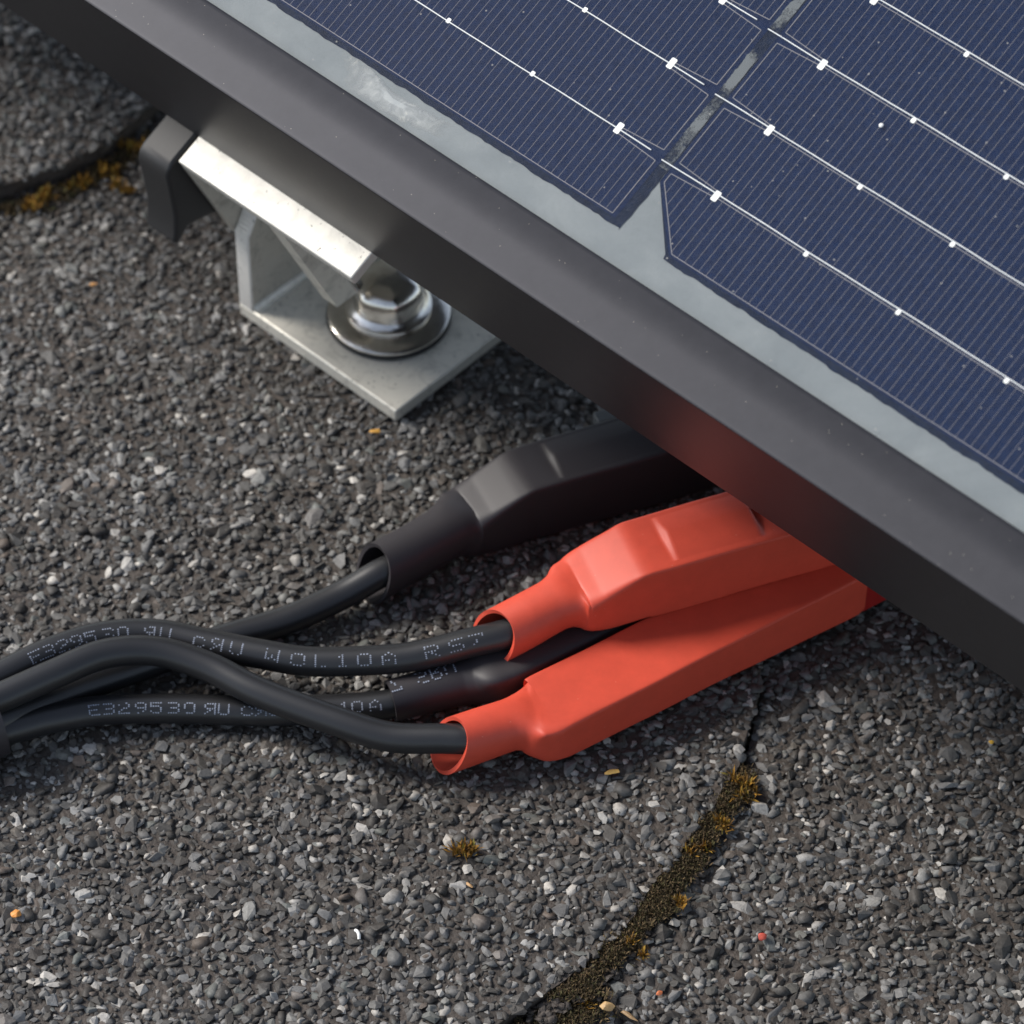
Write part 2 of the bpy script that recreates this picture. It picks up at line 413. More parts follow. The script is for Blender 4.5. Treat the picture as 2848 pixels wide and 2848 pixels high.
PRINT_A = [('E', -63.65), ('3', -62.01), ('2', -60.17), ('9', -58.4), ('5', -56.53), ('3', -54.01), ('0', -52.0), ('r', -48.28), ('U', -46.06), ('c', -41.4), ('r', -38.97), ('U', -36.36), ('W', -31.56), ('O', -28.19), ('L', -25.06), ('1', -22.33), ('0', -19.46), ('A', -16.2), ('R', -10.56), ('S', -7.36), ('7', -4.73)]
PRINT_C = [('E', -55.66), ('3', -53.6), ('2', -51.55), ('9', -49.32), ('5', -47.28), ('3', -44.9), ('0', -42.75), ('r', -39.98), ('U', -38.16), ('c', -35.1), ('r', -33.28), ('U', -31.46), ('1', -22.19), ('0', -20.47), ('A', -18.08)]
A_R2=(7.2, -44.47, 7.4); A_R1=(18.49, -25.83, 16.6); A_B1=(3.04, -5.54, 10.6)
FILM_GLINT=[(-25.02, 13.33), (-22.18, 14.14), (-15.72, 12.63), (-10.29, 12.95), (-5.29, 13.15), (-5.56, 10.77), (-9.75, 10.15), (-12.98, 9.49), (-18.2, 9.6), (-21.88, 9.76)]
SPECK=[(41.98, 42.14)]
SLEEVETXT=[(-16.14, -36.24, 6.0), (-12.35, -35.04, 6.2), (-10.12, -34.07, 6.3), (-7.83, -33.12, 6.5)]

# ------------------------------------------------------------------ the roof: base sheet, overlapping shingle tabs, granules
roof = mk('roof', [(-20000,-20000,-9),(20000,-20000,-9),(20000,20000,-9),(-20000,20000,-9)], [(0,1,2,3)], M['roof'])
tag(roof, kind='structure')

SEAM = [(-2.0,-86.4),(0.7,-83.7),(4.8,-81.0),(9.0,-77.1),(12.7,-72.6),(15.5,-69.1),(17.9,-65.1),(21.3,-60.5),(23.7,-55.2),(26.5,-51.0),(29.8,-44.4),(31.9,-37.7),(33.1,-30.8)]
TABS = {
 'main':  dict(z=0.0, poly=[(-150,-140),(-60,-112),(-30,-100),(-12,-92)] + SEAM + [(35.5,-10),(38,30),(44,150),(-150,150)]),
 'right': dict(z=-1.5, poly=[(20.6,-87),(17,-85),(13.6,-82.8),(11.5,-79.5),(14.4,-75),(17.6,-70.5),(20.6,-66),(24,-60.4),(26.6,-54.5),(29.0,-50),(30.9,-44.4),(32.3,-37.7),(33.5,-30.8),(35.9,-10),(38.4,30),(45,150),(170,150),(170,-140),(60,-101)]),
 'upper': dict(z=3.2, poly=[(-150,33),(-90,56),(-76.1,62.4),(-72,64.6),(-68.4,66.2),(-63.8,69.3),(-60.2,72.8),(-56.7,76.8),(-53.2,82.3),(-40,100),(-20,130),(0,160),(-150,160)]),
 'lower': dict(z=-3.6, poly=[(-150,-170),(170,-170),(170,-85),(35,-68),(10,-62),(-20,-76),(-150,-120)]),
}
def jag(poly, step=2.0, amp=0.18):
    out = []
    for i in range(len(poly)):
        a = np.array(poly[i], float); b = np.array(poly[(i+1) % len(poly)], float)
        L = np.linalg.norm(b-a); k = max(1, int(L/step)) if max(abs(a).max(), abs(b).max()) < 125 else 1
        for j in range(k):
            p = a + (b-a)*j/k
            if k > 1: p = p + rng.normal(0, amp, 2)
            out.append(p)
    return np.array(out)
def inside(poly, x, y):
    c = np.zeros(len(x), bool); n_ = len(poly); j = n_-1
    for i in range(n_):
        xi, yi = poly[i]; xj, yj = poly[j]
        t = ((yi > y) != (yj > y)) & (x < (xj-xi)*(y-yi)/(yj-yi+1e-12)+xi)
        c ^= t; j = i
    return c

# granule prototypes: small angular stones
PROTO = []
for k in range(48):
    bm = bmesh.new()
    m = random.randint(11, 17)
    sx, sy, sz = random.uniform(0.75, 1.25), random.uniform(0.55, 0.95), random.uniform(0.30, 0.52)
    for _ in range(m):
        p = Vector((random.gauss(0,1), random.gauss(0,1), random.gauss(0,1))).normalized() * random.uniform(0.8, 1.05)
        bm.verts.new((p.x*sx, p.y*sy, p.z*sz))
    r_ = bmesh.ops.convex_hull(bm, input=bm.verts)
    bmesh.ops.delete(bm, geom=list(set([e for e in r_['geom_interior'] if isinstance(e, bmesh.types.BMVert)])), context='VERTS')
    bmesh.ops.triangulate(bm, faces=bm.faces)
    bm.verts.index_update(); bm.verts.ensure_lookup_table()
    PROTO.append((np.array([v.co[:] for v in bm.verts]), np.array([[v.index for v in f.verts] for f in bm.faces])))
    bm.free()

def rotmats(yaw, tx, ty):
    cz, sz_ = np.cos(yaw), np.sin(yaw); cx, sx_ = np.cos(tx), np.sin(tx); cy, sy_ = np.cos(ty), np.sin(ty)
    o, l = np.zeros_like(yaw), np.ones_like(yaw)
    Rz = np.stack([np.stack([cz,-sz_,o],-1), np.stack([sz_,cz,o],-1), np.stack([o,o,l],-1)], -2)
    Rx = np.stack([np.stack([l,o,o],-1), np.stack([o,cx,-sx_],-1), np.stack([o,sx_,cx],-1)], -2)
    Ry = np.stack([np.stack([cy,o,sy_],-1), np.stack([o,l,o],-1), np.stack([-sy_,o,cy],-1)], -2)
    return Rz @ Rx @ Ry
def stones(name, x, y, z, size, mat, parent, tilt=0.26):
    n_ = len(x)
    Rm = rotmats(rng.uniform(0, 2*np.pi, n_), rng.normal(0, tilt, n_), rng.normal(0, tilt, n_))
    which = rng.integers(0, len(PROTO), n_)
    V_, F_, SM_ = [], [], []; off = 0
    for k, (pv, pf) in enumerate(PROTO):
        s_ = np.where(which == k)[0]
        if not len(s_): continue
        vv = np.einsum('nij,vj->nvi', Rm[s_], pv) * size[s_][:, None, None] + np.stack([x[s_], y[s_], z[s_]], -1)[:, None, :]
        ff = pf[None] + (np.arange(len(s_))*len(pv))[:, None, None] + off
        V_.append(vv.reshape(-1, 3)); F_.append(ff.reshape(-1, 3)); SM_.append(np.full(ff.shape[0]*ff.shape[1], k % 3 == 0)); off += vv.shape[0]*vv.shape[1]
    V_ = np.concatenate(V_)*S; F_ = np.concatenate(F_)
    me = bpy.data.meshes.new(name)
    me.vertices.add(len(V_)); me.vertices.foreach_set('co', V_.astype(np.float32).ravel())
    me.loops.add(F_.size); me.loops.foreach_set('vertex_index', F_.astype(np.int32).ravel())
    me.polygons.add(len(F_)); me.polygons.foreach_set('loop_start', (np.arange(len(F_))*3).astype(np.int32))
    me.update(calc_edges=True)
    me.polygons.foreach_set('use_smooth', np.concatenate(SM_))
    me.materials.append(mat)
    o = bpy.data.objects.new(name, me); scene.collection.objects.link(o)
    return attach(o, parent)

UPPER = TABS['upper']['poly']
for key in ('lower', 'right', 'main', 'upper'):
    T = TABS[key]; poly = jag(T['poly']); top = T['z'] - 0.50
    th = 2.4 if key != 'upper' else 3.0
    n_ = len(poly)
    vs = np.vstack([np.c_[poly, np.full(n_, top)], np.c_[poly, np.full(n_, top-th)]])
    fs = [tuple(range(n_)), tuple(range(n_, 2*n_))[::-1]] + [(i, n_+i, n_+(i+1) % n_, (i+1) % n_) for i in range(n_)]
    sh = fix_normals(mk('shingle', vs, fs, M['bitumen'], roof))
    # jittered grid of granules in two layers
    X0, X1, Y0, Y1 = -122, 126, -136, 146
    pts = []
    for pitch, smin, smax, depth in ((0.98, 0.45, 0.82, -0.51), (1.36, 0.70, 1.22, -0.45)):
        gx, gy = np.meshgrid(np.arange(X0, X1, pitch), np.arange(Y0, Y1, pitch))
        px = gx.ravel() + rng.uniform(-0.5, 0.5, gx.size)*pitch
        py = gy.ravel() + rng.uniform(-0.5, 0.5, gx.size)*pitch
        sz_ = np.clip(rng.lognormal(math.log((smin+smax)/2), 0.28, gx.size), smin*0.75, smax*1.6)
        pz = T['z'] + depth + rng.normal(0, 0.16, gx.size)
        pts.append(np.c_[px, py, pz, sz_])
    P = np.vstack(pts)
    v_ = P[:, 0]*V[0] + P[:, 1]*V[1]
    keep = inside(poly, P[:, 0], P[:, 1]) & (v_ < 40) & (P[:, 0]*U[0]+P[:, 1]*U[1] > -140)
    if key == 'main':
        keep &= ~inside([(x-1.5, y+3.0) for x, y in UPPER], P[:, 0], P[:, 1])
    if key == 'lower':
        keep &= P[:, 1] < -70
    P = P[keep]
    gr = stones('granules', P[:, 0], P[:, 1], P[:, 2], P[:, 3], M['gran'], sh)
    gr['kind'] = 'stuff'

# ------------------------------------------------------------------ solar panel
NT, NB, NC = 70.0, 35.7, 69.0
UA, UB, WB = -168.0, 211.0, 200.0
panel = empty('solar_panel', pan(0, 0, NB))
tag(panel, 'blue solar panel with black frame tilted over the roof', 'solar panel')
# lower rail profile: outer wall, rounded top lip falling towards the glass, inner leg, bottom flange
def rail_profile():
    p = [(0.0, NB), (0.0, NB+0.1), (0.0, NT-0.6), (0.0, NT-0.3), (0.0, NT-0.22), (0.06, NT-0.06), (0.22, NT), (0.32, NT+0.015)]
    for t in np.linspace(0.6, 8.9, 24): p.append((t, NT + 0.02 - 0.85*sstep(4.4, 12.0, t)))
    p += [(9.12, NT-0.62), (9.2, NT-0.75), (9.2, NT-1.9), (1.6, NT-1.9), (1.6, NB+1.6), (24.0, NB+1.6), (24.0, NB)]
    return p
prof = rail_profile()
o = prism('frame_rail', pan, prof, UA, UB, M['frame'], panel, smooth=True, autosmooth=38)
def simple_rail(name, x0, x1, y0, y1):
    return bev(fix_normals(mk(name, box(pan, x0, x1, y0, y1, NB, NT), BOXF, M['frame'], panel)), 0.5)
simple_rail('frame_rail', UA, UB, WB, WB+9.2)
simple_rail('frame_rail', UA-9.2, UA-0.02, 0, WB+9.2)
simple_rail('frame_rail', UB+0.02, UB+9.2, 0, WB+9.2)
bs = mk('backsheet', box(pan, UA, UB, 1.7, WB, NC-2.2, NC-0.28), BOXF, M['sheet'], panel)
glass = mk('cover_glass', [pan(UA, 9.15, NC+0.22), pan(UB, 9.15, NC+0.22), pan(UB, WB, NC+0.22), pan(UA, WB, NC+0.22)], [(0,1,2,3)], M['glass'], panel)

def quad_mesh(segs, width, height):
    """flat ribbons on the cell plane: segs = (u0, w0, u1, w1)"""
    vs, fs = [], []
    for k, (a0, b0, a1, b1) in enumerate(segs):
        d = np.array([a1-a0, b1-b0]); d = d/np.linalg.norm(d); q = np.array([-d[1], d[0]])*width/2
        for a, b in ((a0-q[0], b0-q[1]), (a1-q[0], b1-q[1]), (a1+q[0], b1+q[1]), (a0+q[0], b0+q[1])):
            vs.append((a, b, height))
        fs.append((4*k, 4*k+1, 4*k+2, 4*k+3))
    return np.array(vs, float), fs
def ragged(a0, b0, a1, b1, amp, step=0.7):
    L = math.hypot(a1-a0, b1-b0); k = max(2, int(L/step)); t = np.linspace(0, 1, k)
    q = np.array([-(b1-b0), a1-a0])/L
    nz = np.zeros(k)
    for wl, am in ((9.0, 0.28), (2.6, 0.35), (0.8, 0.35)):
        ph = rng.uniform(0, 6.28, 3)
        nz += amp*am*(np.sin(t*L/wl*6.28+ph[0]) + 0.6*np.sin(t*L/wl*4.1+ph[1]))
    nz += rng.normal(0, amp*0.12, k)
    return np.c_[a0 + (a1-a0)*t + q[0]*nz, b0 + (b1-b0)*t + q[1]*nz]

def make_cell(kind, du, dw, rows=16):
    """kind L: square corner at its right edge; kind R: chamfered corner at its left edge"""
    if kind == 'L':
        xe, xo, bw, bo, bus0 = 20.4, -69.6, 14.76, 13.7, 24.18
    else:
        xe, xo, bw, bo, bus0 = 23.33, 113.3, 14.42, 13.0, 23.82
    sgn = -1 if kind == 'L' else 1               # direction from the gap into the cell
    pitch = 10.68; ht = bw + 10.68*rows - 1.2
    wv = NC - 0.2
    if kind == 'L':
        out = np.vstack([ragged(-70.6, bo, 22.4, bo-0.1, 0.13), ragged(22.6, 13.3, 22.75, 23.0, 0.16), [(22.7, 23.2), (22.7, ht+1), (-70.6, ht+1)]])
    else:
        out = np.vstack([[(22.72, ht+1), (22.72, 21.4), (29.75, 14.0)], ragged(29.9, 13.35, 114.2, bo, 0.13), [(114.2, ht+1)]])
    out = out + np.array([du, dw])
    vs = [pan(a, b, wv) for a, b in out]
    cell = mk('cell', vs, [tuple(range(len(vs)))], M['mask'], panel)
    # silicon face
    if kind == 'L': sil = [(-69.9, bw-0.35), (xe+0.75, bw-0.35), (xe+0.75, ht), (-69.9, ht)]
    else: sil = [(xe-0.55, ht), (xe-0.55, 21.35), (30.35, bw-0.4), (113.6, bw-0.4), (113.6, ht)]
    vs = [pan(a+du, b+dw, wv+0.04) for a, b in sil]
    mk('silicon_face', vs, [tuple(range(len(vs)))], M['cell'], cell)
    # printed fingers and border lines
    segs = []
    f = xe
    k = 0
    while k < 78:
        fx = xe + sgn*1.153*k
        lo = bw
        if kind == 'R' and fx < 30.5: lo = bw + (30.5-fx)*(21.6-bw)/(30.5-23.33)
        segs.append((fx, lo, fx, ht)); k += 1
    fx_end = fx
    if kind == 'L': segs.append((xe, bw, fx_end, bw))
    else: segs += [(30.5, bw, fx_end, bw), (23.33, 21.6, 30.5, bw)]
    # broken around each wire at the gap edge, with a fork running to the first pad
    cut = []
    for (a0, b0, a1, b1) in segs:
        if a0 == a1:
            d = (a0-xe)*sgn
            half = 0.86*(1-d/6.9) if d < 6.9 else 0
            cur = b0
            for r_ in range(rows):
                bb = bus0 + pitch*r_
                if half > 0.05:
                    if bb-half > cur: cut.append((a0, cur, a1, bb-half))
                    cur = max(cur, bb+half)
            cut.append((a0, cur, a1, b1))
        else: cut.append((a0, b0, a1, b1))
    segs = cut
    v1, f1 = quad_mesh(segs, 0.045, wv+0.09)
    thick = [(xe, max(bw, 21.6 if kind == 'R' else 0), xe, bus0-0.86)]
    for r_ in range(rows):
        bb = bus0 + pitch*r_
        thick += [(xe, bb-0.86, xe+sgn*6.9, bb-0.45), (xe, bb+0.86, xe+sgn*6.9, bb+0.40)]
        if r_ < rows-1: thick.append((xe, bb+0.86, xe, bb+pitch-0.86))
        off = -0.36 if kind == 'R' else 0.0
        thick.append((xe+sgn*6.9, bb+off, fx_end, bb+off))
    if kind == 'L': thick.append((xe, bw, fx_end, bw))
    else: thick += [(30.5, bw, fx_end, bw), (23.33, 21.6, 30.5, bw)]
    v2, f2 = quad_mesh(thick, 0.10, wv+0.10)
    vv = np.vstack([v1, v2]); ff = f1 + [tuple(i+len(v1) for i in q) for q in f2]
    vv = [pan(a+du, b+dw, c) for a, b, c in vv]
    fg = mk('finger_grid', vv, ff, M['finger'], cell); fg['kind'] = 'stuff'
    # round tinned wires, slightly wandering, and their solder pads
    gap_end = 19.05 if kind == 'L' else 21.1
    ends = (gap_end, xo+1.0)
    pads = [xe+sgn*6.9 + sgn*14.68*i for i in range(6)] if kind == 'L' else [30.2, 44.82, 59.33, 75.9, 90.6, 105.2]
    for r_ in range(rows):
        bb = bus0 + pitch*r_
        t = np.linspace(ends[0], ends[1], 60)
        wob = 0.03*np.sin(t/4.3 + r_*1.7) + 0.02*np.sin(t/1.9 + r_) + (0.05 if kind == 'R' else 0)
        vs, fs = [], []
        for i, (a, b) in enumerate(zip(t, bb + wob)):
            for s_ in range(6):
                an = 2*math.pi*s_/6
                vs.append(pan(a+du, b+dw+0.082*math.cos(an), wv+0.17+0.082*math.sin(an)))
        for i in range(59):
            for s_ in range(6):
                fs.append((i*6+s_, i*6+(s_+1) % 6, (i+1)*6+(s_+1) % 6, (i+1)*6+s_))
        fix_normals(mk('busbar_wire', vs, fs, M['bus'], cell, smooth=True))
        vs, fs = [], []
        for i, x in enumerate(pads):
            big = i == 0
            h = 0.54 if big else 0.38
            off = 0.0 if big else (-0.30 if kind == 'R' else 0.12)
            lo, hi = (-0.95, 0.5) if big and kind == 'R' else ((-0.65, 0.9) if big else (off-0.36, off+0.36))
            base = len(vs); c_ = 0.14
            ring = [(-h+c_, lo), (h-c_, lo), (h, lo+c_), (h, hi-c_), (h-c_, hi), (-h+c_, hi), (-h, hi-c_), (-h, lo+c_)]
            for a, b in ring: vs.append(pan(x+a*0.8+du, bb+b+dw, wv+0.13))
            fs.append(tuple(range(base, base+8)))
        mk('solder_pads', vs, fs, M['pad'], cell)
    return cell
for kind, du in (('L', 0.0), ('R', 0.0), ('L', -92.93), ('R', 92.93)):
    make_cell(kind, du, 0)
# grey film showing through in the gap between the two cells, frayed at its edges
e1 = ragged(21.2, 23.0, 21.0, 150.0, 0.14, 0.3); e2 = ragged(22.55, 150.0, 22.6, 23.0, 0.05, 0.3)
pts = np.vstack([e1, e2])
fix_normals(mk('gap_film', [pan(a, b, NC-0.12) for a, b in pts], [tuple(range(len(pts)))], M['gap'], bs))
# lifted, wrinkled film by the rail, the sun's glint painted in as paler colour
bl = np.array(FILM_GLINT); cen = bl.mean(0)
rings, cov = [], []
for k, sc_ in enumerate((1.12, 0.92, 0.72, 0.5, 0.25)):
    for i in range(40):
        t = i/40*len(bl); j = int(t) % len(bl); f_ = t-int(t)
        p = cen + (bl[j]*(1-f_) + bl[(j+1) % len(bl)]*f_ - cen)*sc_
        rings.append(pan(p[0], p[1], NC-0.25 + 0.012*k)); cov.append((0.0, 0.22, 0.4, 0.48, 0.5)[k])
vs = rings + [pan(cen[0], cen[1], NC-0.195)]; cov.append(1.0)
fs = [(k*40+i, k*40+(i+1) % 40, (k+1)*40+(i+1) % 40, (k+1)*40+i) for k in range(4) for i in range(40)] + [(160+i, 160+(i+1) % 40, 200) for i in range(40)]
lf = fix_normals(mk('film_with_glint', vs, fs, M['film_glint'], bs, smooth=True))
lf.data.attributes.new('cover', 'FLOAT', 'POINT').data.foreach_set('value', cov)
sp = SPECK[0]
c_ = pan(sp[0], sp[1], NC+0.26)
vs = [c_ + 0.30*(math.cos(t)*U + math.sin(t)*W) for t in np.linspace(0, 2*math.pi, 14, endpoint=False)] + [c_ + 0.2*(math.cos(t)*U + math.sin(t)*W) + 0.12*N for t in np.linspace(0, 2*math.pi, 14, endpoint=False)]
fs = [(i, (i+1) % 14, 14+(i+1) % 14, 14+i) for i in range(14)] + [tuple(range(14, 28))]
tag(mk('paint_speck', vs, fs, M['dust'], None, smooth=True), 'tiny round white speck on the blue panel glass', 'speck')

# ------------------------------------------------------------------ mounting bracket, screw, clip
br = empty('mounting_bracket', uvz(-40, 8, 0))
tag(br, 'silver aluminium mounting bracket under the panel frame, screwed to the roof', 'bracket')
b_ = bev(fix_normals(mk('base_plate', box(uvz, -55.2, -23.6, 1.2, 36, 0.05, 2.3), BOXF, M['alu_base'], br)), 0.3)
# upright web with a slanted front top corner
wp = [(1.2, 2.2), (1.2, 17.0), (4.6, 23.0), (36, 34), (36, 2.2)]
bev(prism('upright_web', uvz, wp, -55.2, -52.4, M['alu_saw'], br), 0.25)
prism('web_shade_face', uvz, [(1.5, 2.4), (1.5, 16.9), (4.8, 22.7), (35.9, 33.6), (35.9, 2.4)], -52.45, -52.36, M['alu_shade'], br)  # thin skin over the web that carries the painted shade
# fillet in the inner corner
prism('corner_fillet', lambda a, b, c: uvz(b, a, c), [(-52.45, 2.25), (-52.45, 3.6), (-52.1, 2.75), (-51.2, 2.25)], 1.6, 36, M['alu_base'], br, smooth=True)
top = bev(fix_normals(mk('top_flange', box(lambda a, b, c: pan(a, b-W0, c), -56.2, -22.7, 8.0, 40, NB-2.0, NB-0.05), BOXF, M['alu_top'], br)), 0.22)
bev(fix_normals(mk('side_leg', box(lambda a, b, c: pan(a, b-W0, c), -56.3, -55.25, 8.0, 30, 14.2, NB-2.0), BOXF, M['alu_shade'], br)), 0.15)
# rounded hook leg beside the screw
def hook(name, ring, mat):
    vs = [pan(a, b-W0, NB-2.05) for a, b in ring] + [pan(a, b-W0, 9.3 - 0.453*(b-8.3)) for a, b in ring]
    m_ = len(ring)
    fs = [(i, (i+1) % m_, m_+(i+1) % m_, m_+i) for i in range(m_)] + [tuple(range(m_)), tuple(range(m_, 2*m_))]
    return fix_normals(mk(name, vs, fs, mat, br, smooth=True, autosmooth=35))
hook('hook_leg', [(-40.2, 8.3), (-37.3, 8.3), (-37.3, 12.0), (-40.2, 12.0)], M['alu_base'])
hook('hook_edge', [(-40.2, 12.05)] + [(-38.75+1.45*math.cos(t), 12.05+1.9*math.sin(t)) for t in np.linspace(0, math.pi, 14)], M['steel'])

BC = (-17.75, 35.8)
sc = empty('hex_screw', (BC[0], BC[1], 2.3))
tag(sc, 'shiny steel hex head screw with washers on the bracket plate', 'screw')
lathe('rubber_washer', [(0.01, 2.32), (8.7, 2.32), (9.05, 2.55), (9.05, 3.0), (8.8, 3.15), (0.01, 3.15)], BC, M['rubber'], sc)
lathe('steel_washer', [(0.01, 3.16), (8.6, 3.16), (8.9, 3.30), (8.9, 3.62), (8.6, 3.86), (7.2, 4.15), (5.2, 4.45), (0.01, 4.5)], BC, M['steel'], sc)
def hexr(t, z):
    a = ((t + 0.3) % (math.pi/3)) - math.pi/6
    k = min(1.0, max(0.0, (z-5.6)/0.6))
    return 1 + 0.4*k*(0.95/math.cos(a)*0.985 - 1)
lathe('screw_head', [(0.01, 4.4), (6.0, 4.45), (6.28, 4.62), (6.25, 4.95), (5.7, 5.25), (5.5, 5.5), (5.2, 5.8), (5.15, 6.2), (5.1, 7.9), (5.0, 8.6), (4.65, 9.3), (4.0, 9.85), (3.0, 10.3), (1.6, 10.55), (0.01, 10.6)], BC, M['steel'], sc, seg=96, sharp=28, radial=hexr)

cp = [(5.6+0.0, 35.6)]
cl_prof = [(14.0, NB-0.1), (7.6, NB-0.1), (6.3, NB-0.5), (5.5, NB-1.5), (5.0, NB-3.2), (4.1, NB-6.0), (2.9, NB-9.5), (1.4, NB-12.2), (0.3, NB-13.6), (1.2, NB-14.3), (3.6, NB-13.4), (8, NB-16.6), (26.5, 10.0), (30, 10.0), (30, NB-0.1)]  # solid back body shaped so its black side fills the dark under the panel
tag(bev(prism('frame_clip', lambda a, b, c: pan(a, b-W0, c), cl_prof, -62.8, -56.7, M['clip'], None, smooth=True), 0.5, 3, 25), 'black plastic clip hooked under the panel frame by the bracket', 'clip')

# ------------------------------------------------------------------ cables and heat-shrink boots
def tube(name, pts, r, mat, parent, per=14, seg=24):
    c = catmull(pts, per)
    t = np.gradient(c, axis=0); t /= np.linalg.norm(t, axis=1)[:, None]
    side = np.cross(t, Z); side /= np.linalg.norm(side, axis=1)[:, None]; upv = np.cross(side, t)
    an = np.linspace(0, 2*np.pi, seg, endpoint=False)
    vs = (c[:, None] + r*(np.cos(an)[None, :, None]*side[:, None] + np.sin(an)[None, :, None]*upv[:, None])).reshape(-1, 3)
    k = len(c)
    fs = [(i*seg+j, i*seg+(j+1) % seg, (i+1)*seg+(j+1) % seg, (i+1)*seg+j) for i in range(k-1) for j in range(seg)]
    fs += [tuple(range(seg)), tuple(range((k-1)*seg, k*seg))]
    return fix_normals(mk(name, vs, fs, mat, parent, smooth=True, autosmooth=60)), c

GLYPH = {
 'E': ['11111','1....','1....','1111.','1....','1....','11111'], '3': ['1111.','....1','....1','.111.','....1','....1','1111.'],
 '2': ['.111.','1...1','....1','..11.','.1...','1....','11111'], '9': ['.111.','1...1','1...1','.1111','....1','...1.','.11..'],
 '5': ['11111','1....','1111.','....1','....1','1...1','.111.'], '0': ['.111.','1...1','1...1','1...1','1...1','1...1','.111.'],
 'r': ['.1111','1...1','1...1','.1111','..1.1','.1..1','1...1'], 'U': ['1...1','1...1','1...1','1...1','1...1','1...1','.111.'],
 'c': ['.....','.111.','1...1','1....','1....','1...1','.111.'], 'W': ['1...1','1...1','1...1','1.1.1','1.1.1','11.11','1...1'],
 'O': ['.111.','1...1','1...1','1...1','1...1','1...1','.111.'], 'L': ['1....','1....','1....','1....','1....','1....','11111'],
 '1': ['..1..','.11..','..1..','..1..','..1..','..1..','.111.'], 'A': ['..1..','.1.1.','1...1','1...1','11111','1...1','1...1'],
 'R': ['1111.','1...1','1...1','1111.','1.1..','1..1.','1...1'], 'S': ['.1111','1....','1....','.111.','....1','....1','1111.'],
 '7': ['11111','....1','...1.','..1..','..1..','.1...','.1...'],
}
def print_on_cable(path, chars, r, parent, width, height, seed, worn=0.08):
    rr = random.Random(seed)
    c = path[np.argsort(path[:, 0])]
    view = -FW
    vs, fs = [], []
    for k, (ch, x0) in enumerate(chars):
        wch = width if np.isscalar(width) else np.interp(x0, width[0], width[1])
        for row in range(7):
            for col in range(5):
                if GLYPH[ch][row][col] != '1' or rr.random() < worn: continue
                x = x0 + (col-2)*wch/5.0
                p = np.array([np.interp(x, c[:, 0], c[:, i]) for i in range(3)])
                q = np.array([np.interp(x+0.4, c[:, 0], c[:, i]) for i in range(3)]); t = (q-p)/np.linalg.norm(q-p)
                out = view - (view@t)*t; out /= np.linalg.norm(out); upv = np.cross(out, t)
                if upv[2] < 0: upv = -upv
                ang = (3-row)*height/7.0/r + 0.10
                nrm = math.cos(ang)*out + math.sin(ang)*upv; tan = -math.sin(ang)*out + math.cos(ang)*upv
                o_ = p + nrm*(r+0.022); s1 = 0.125*rr.uniform(0.8, 1.15); s2 = 0.105*rr.uniform(0.8, 1.1)
                b0 = len(vs)
                for a in np.linspace(0, 2*math.pi, 7, endpoint=False):
                    vs.append(o_ + t*s1*math.cos(a) + tan*s2*math.sin(a))
                fs.append(tuple(range(b0, b0+7)))
    o = mk('printed_text', vs, fs, M['print'], parent)
    return o

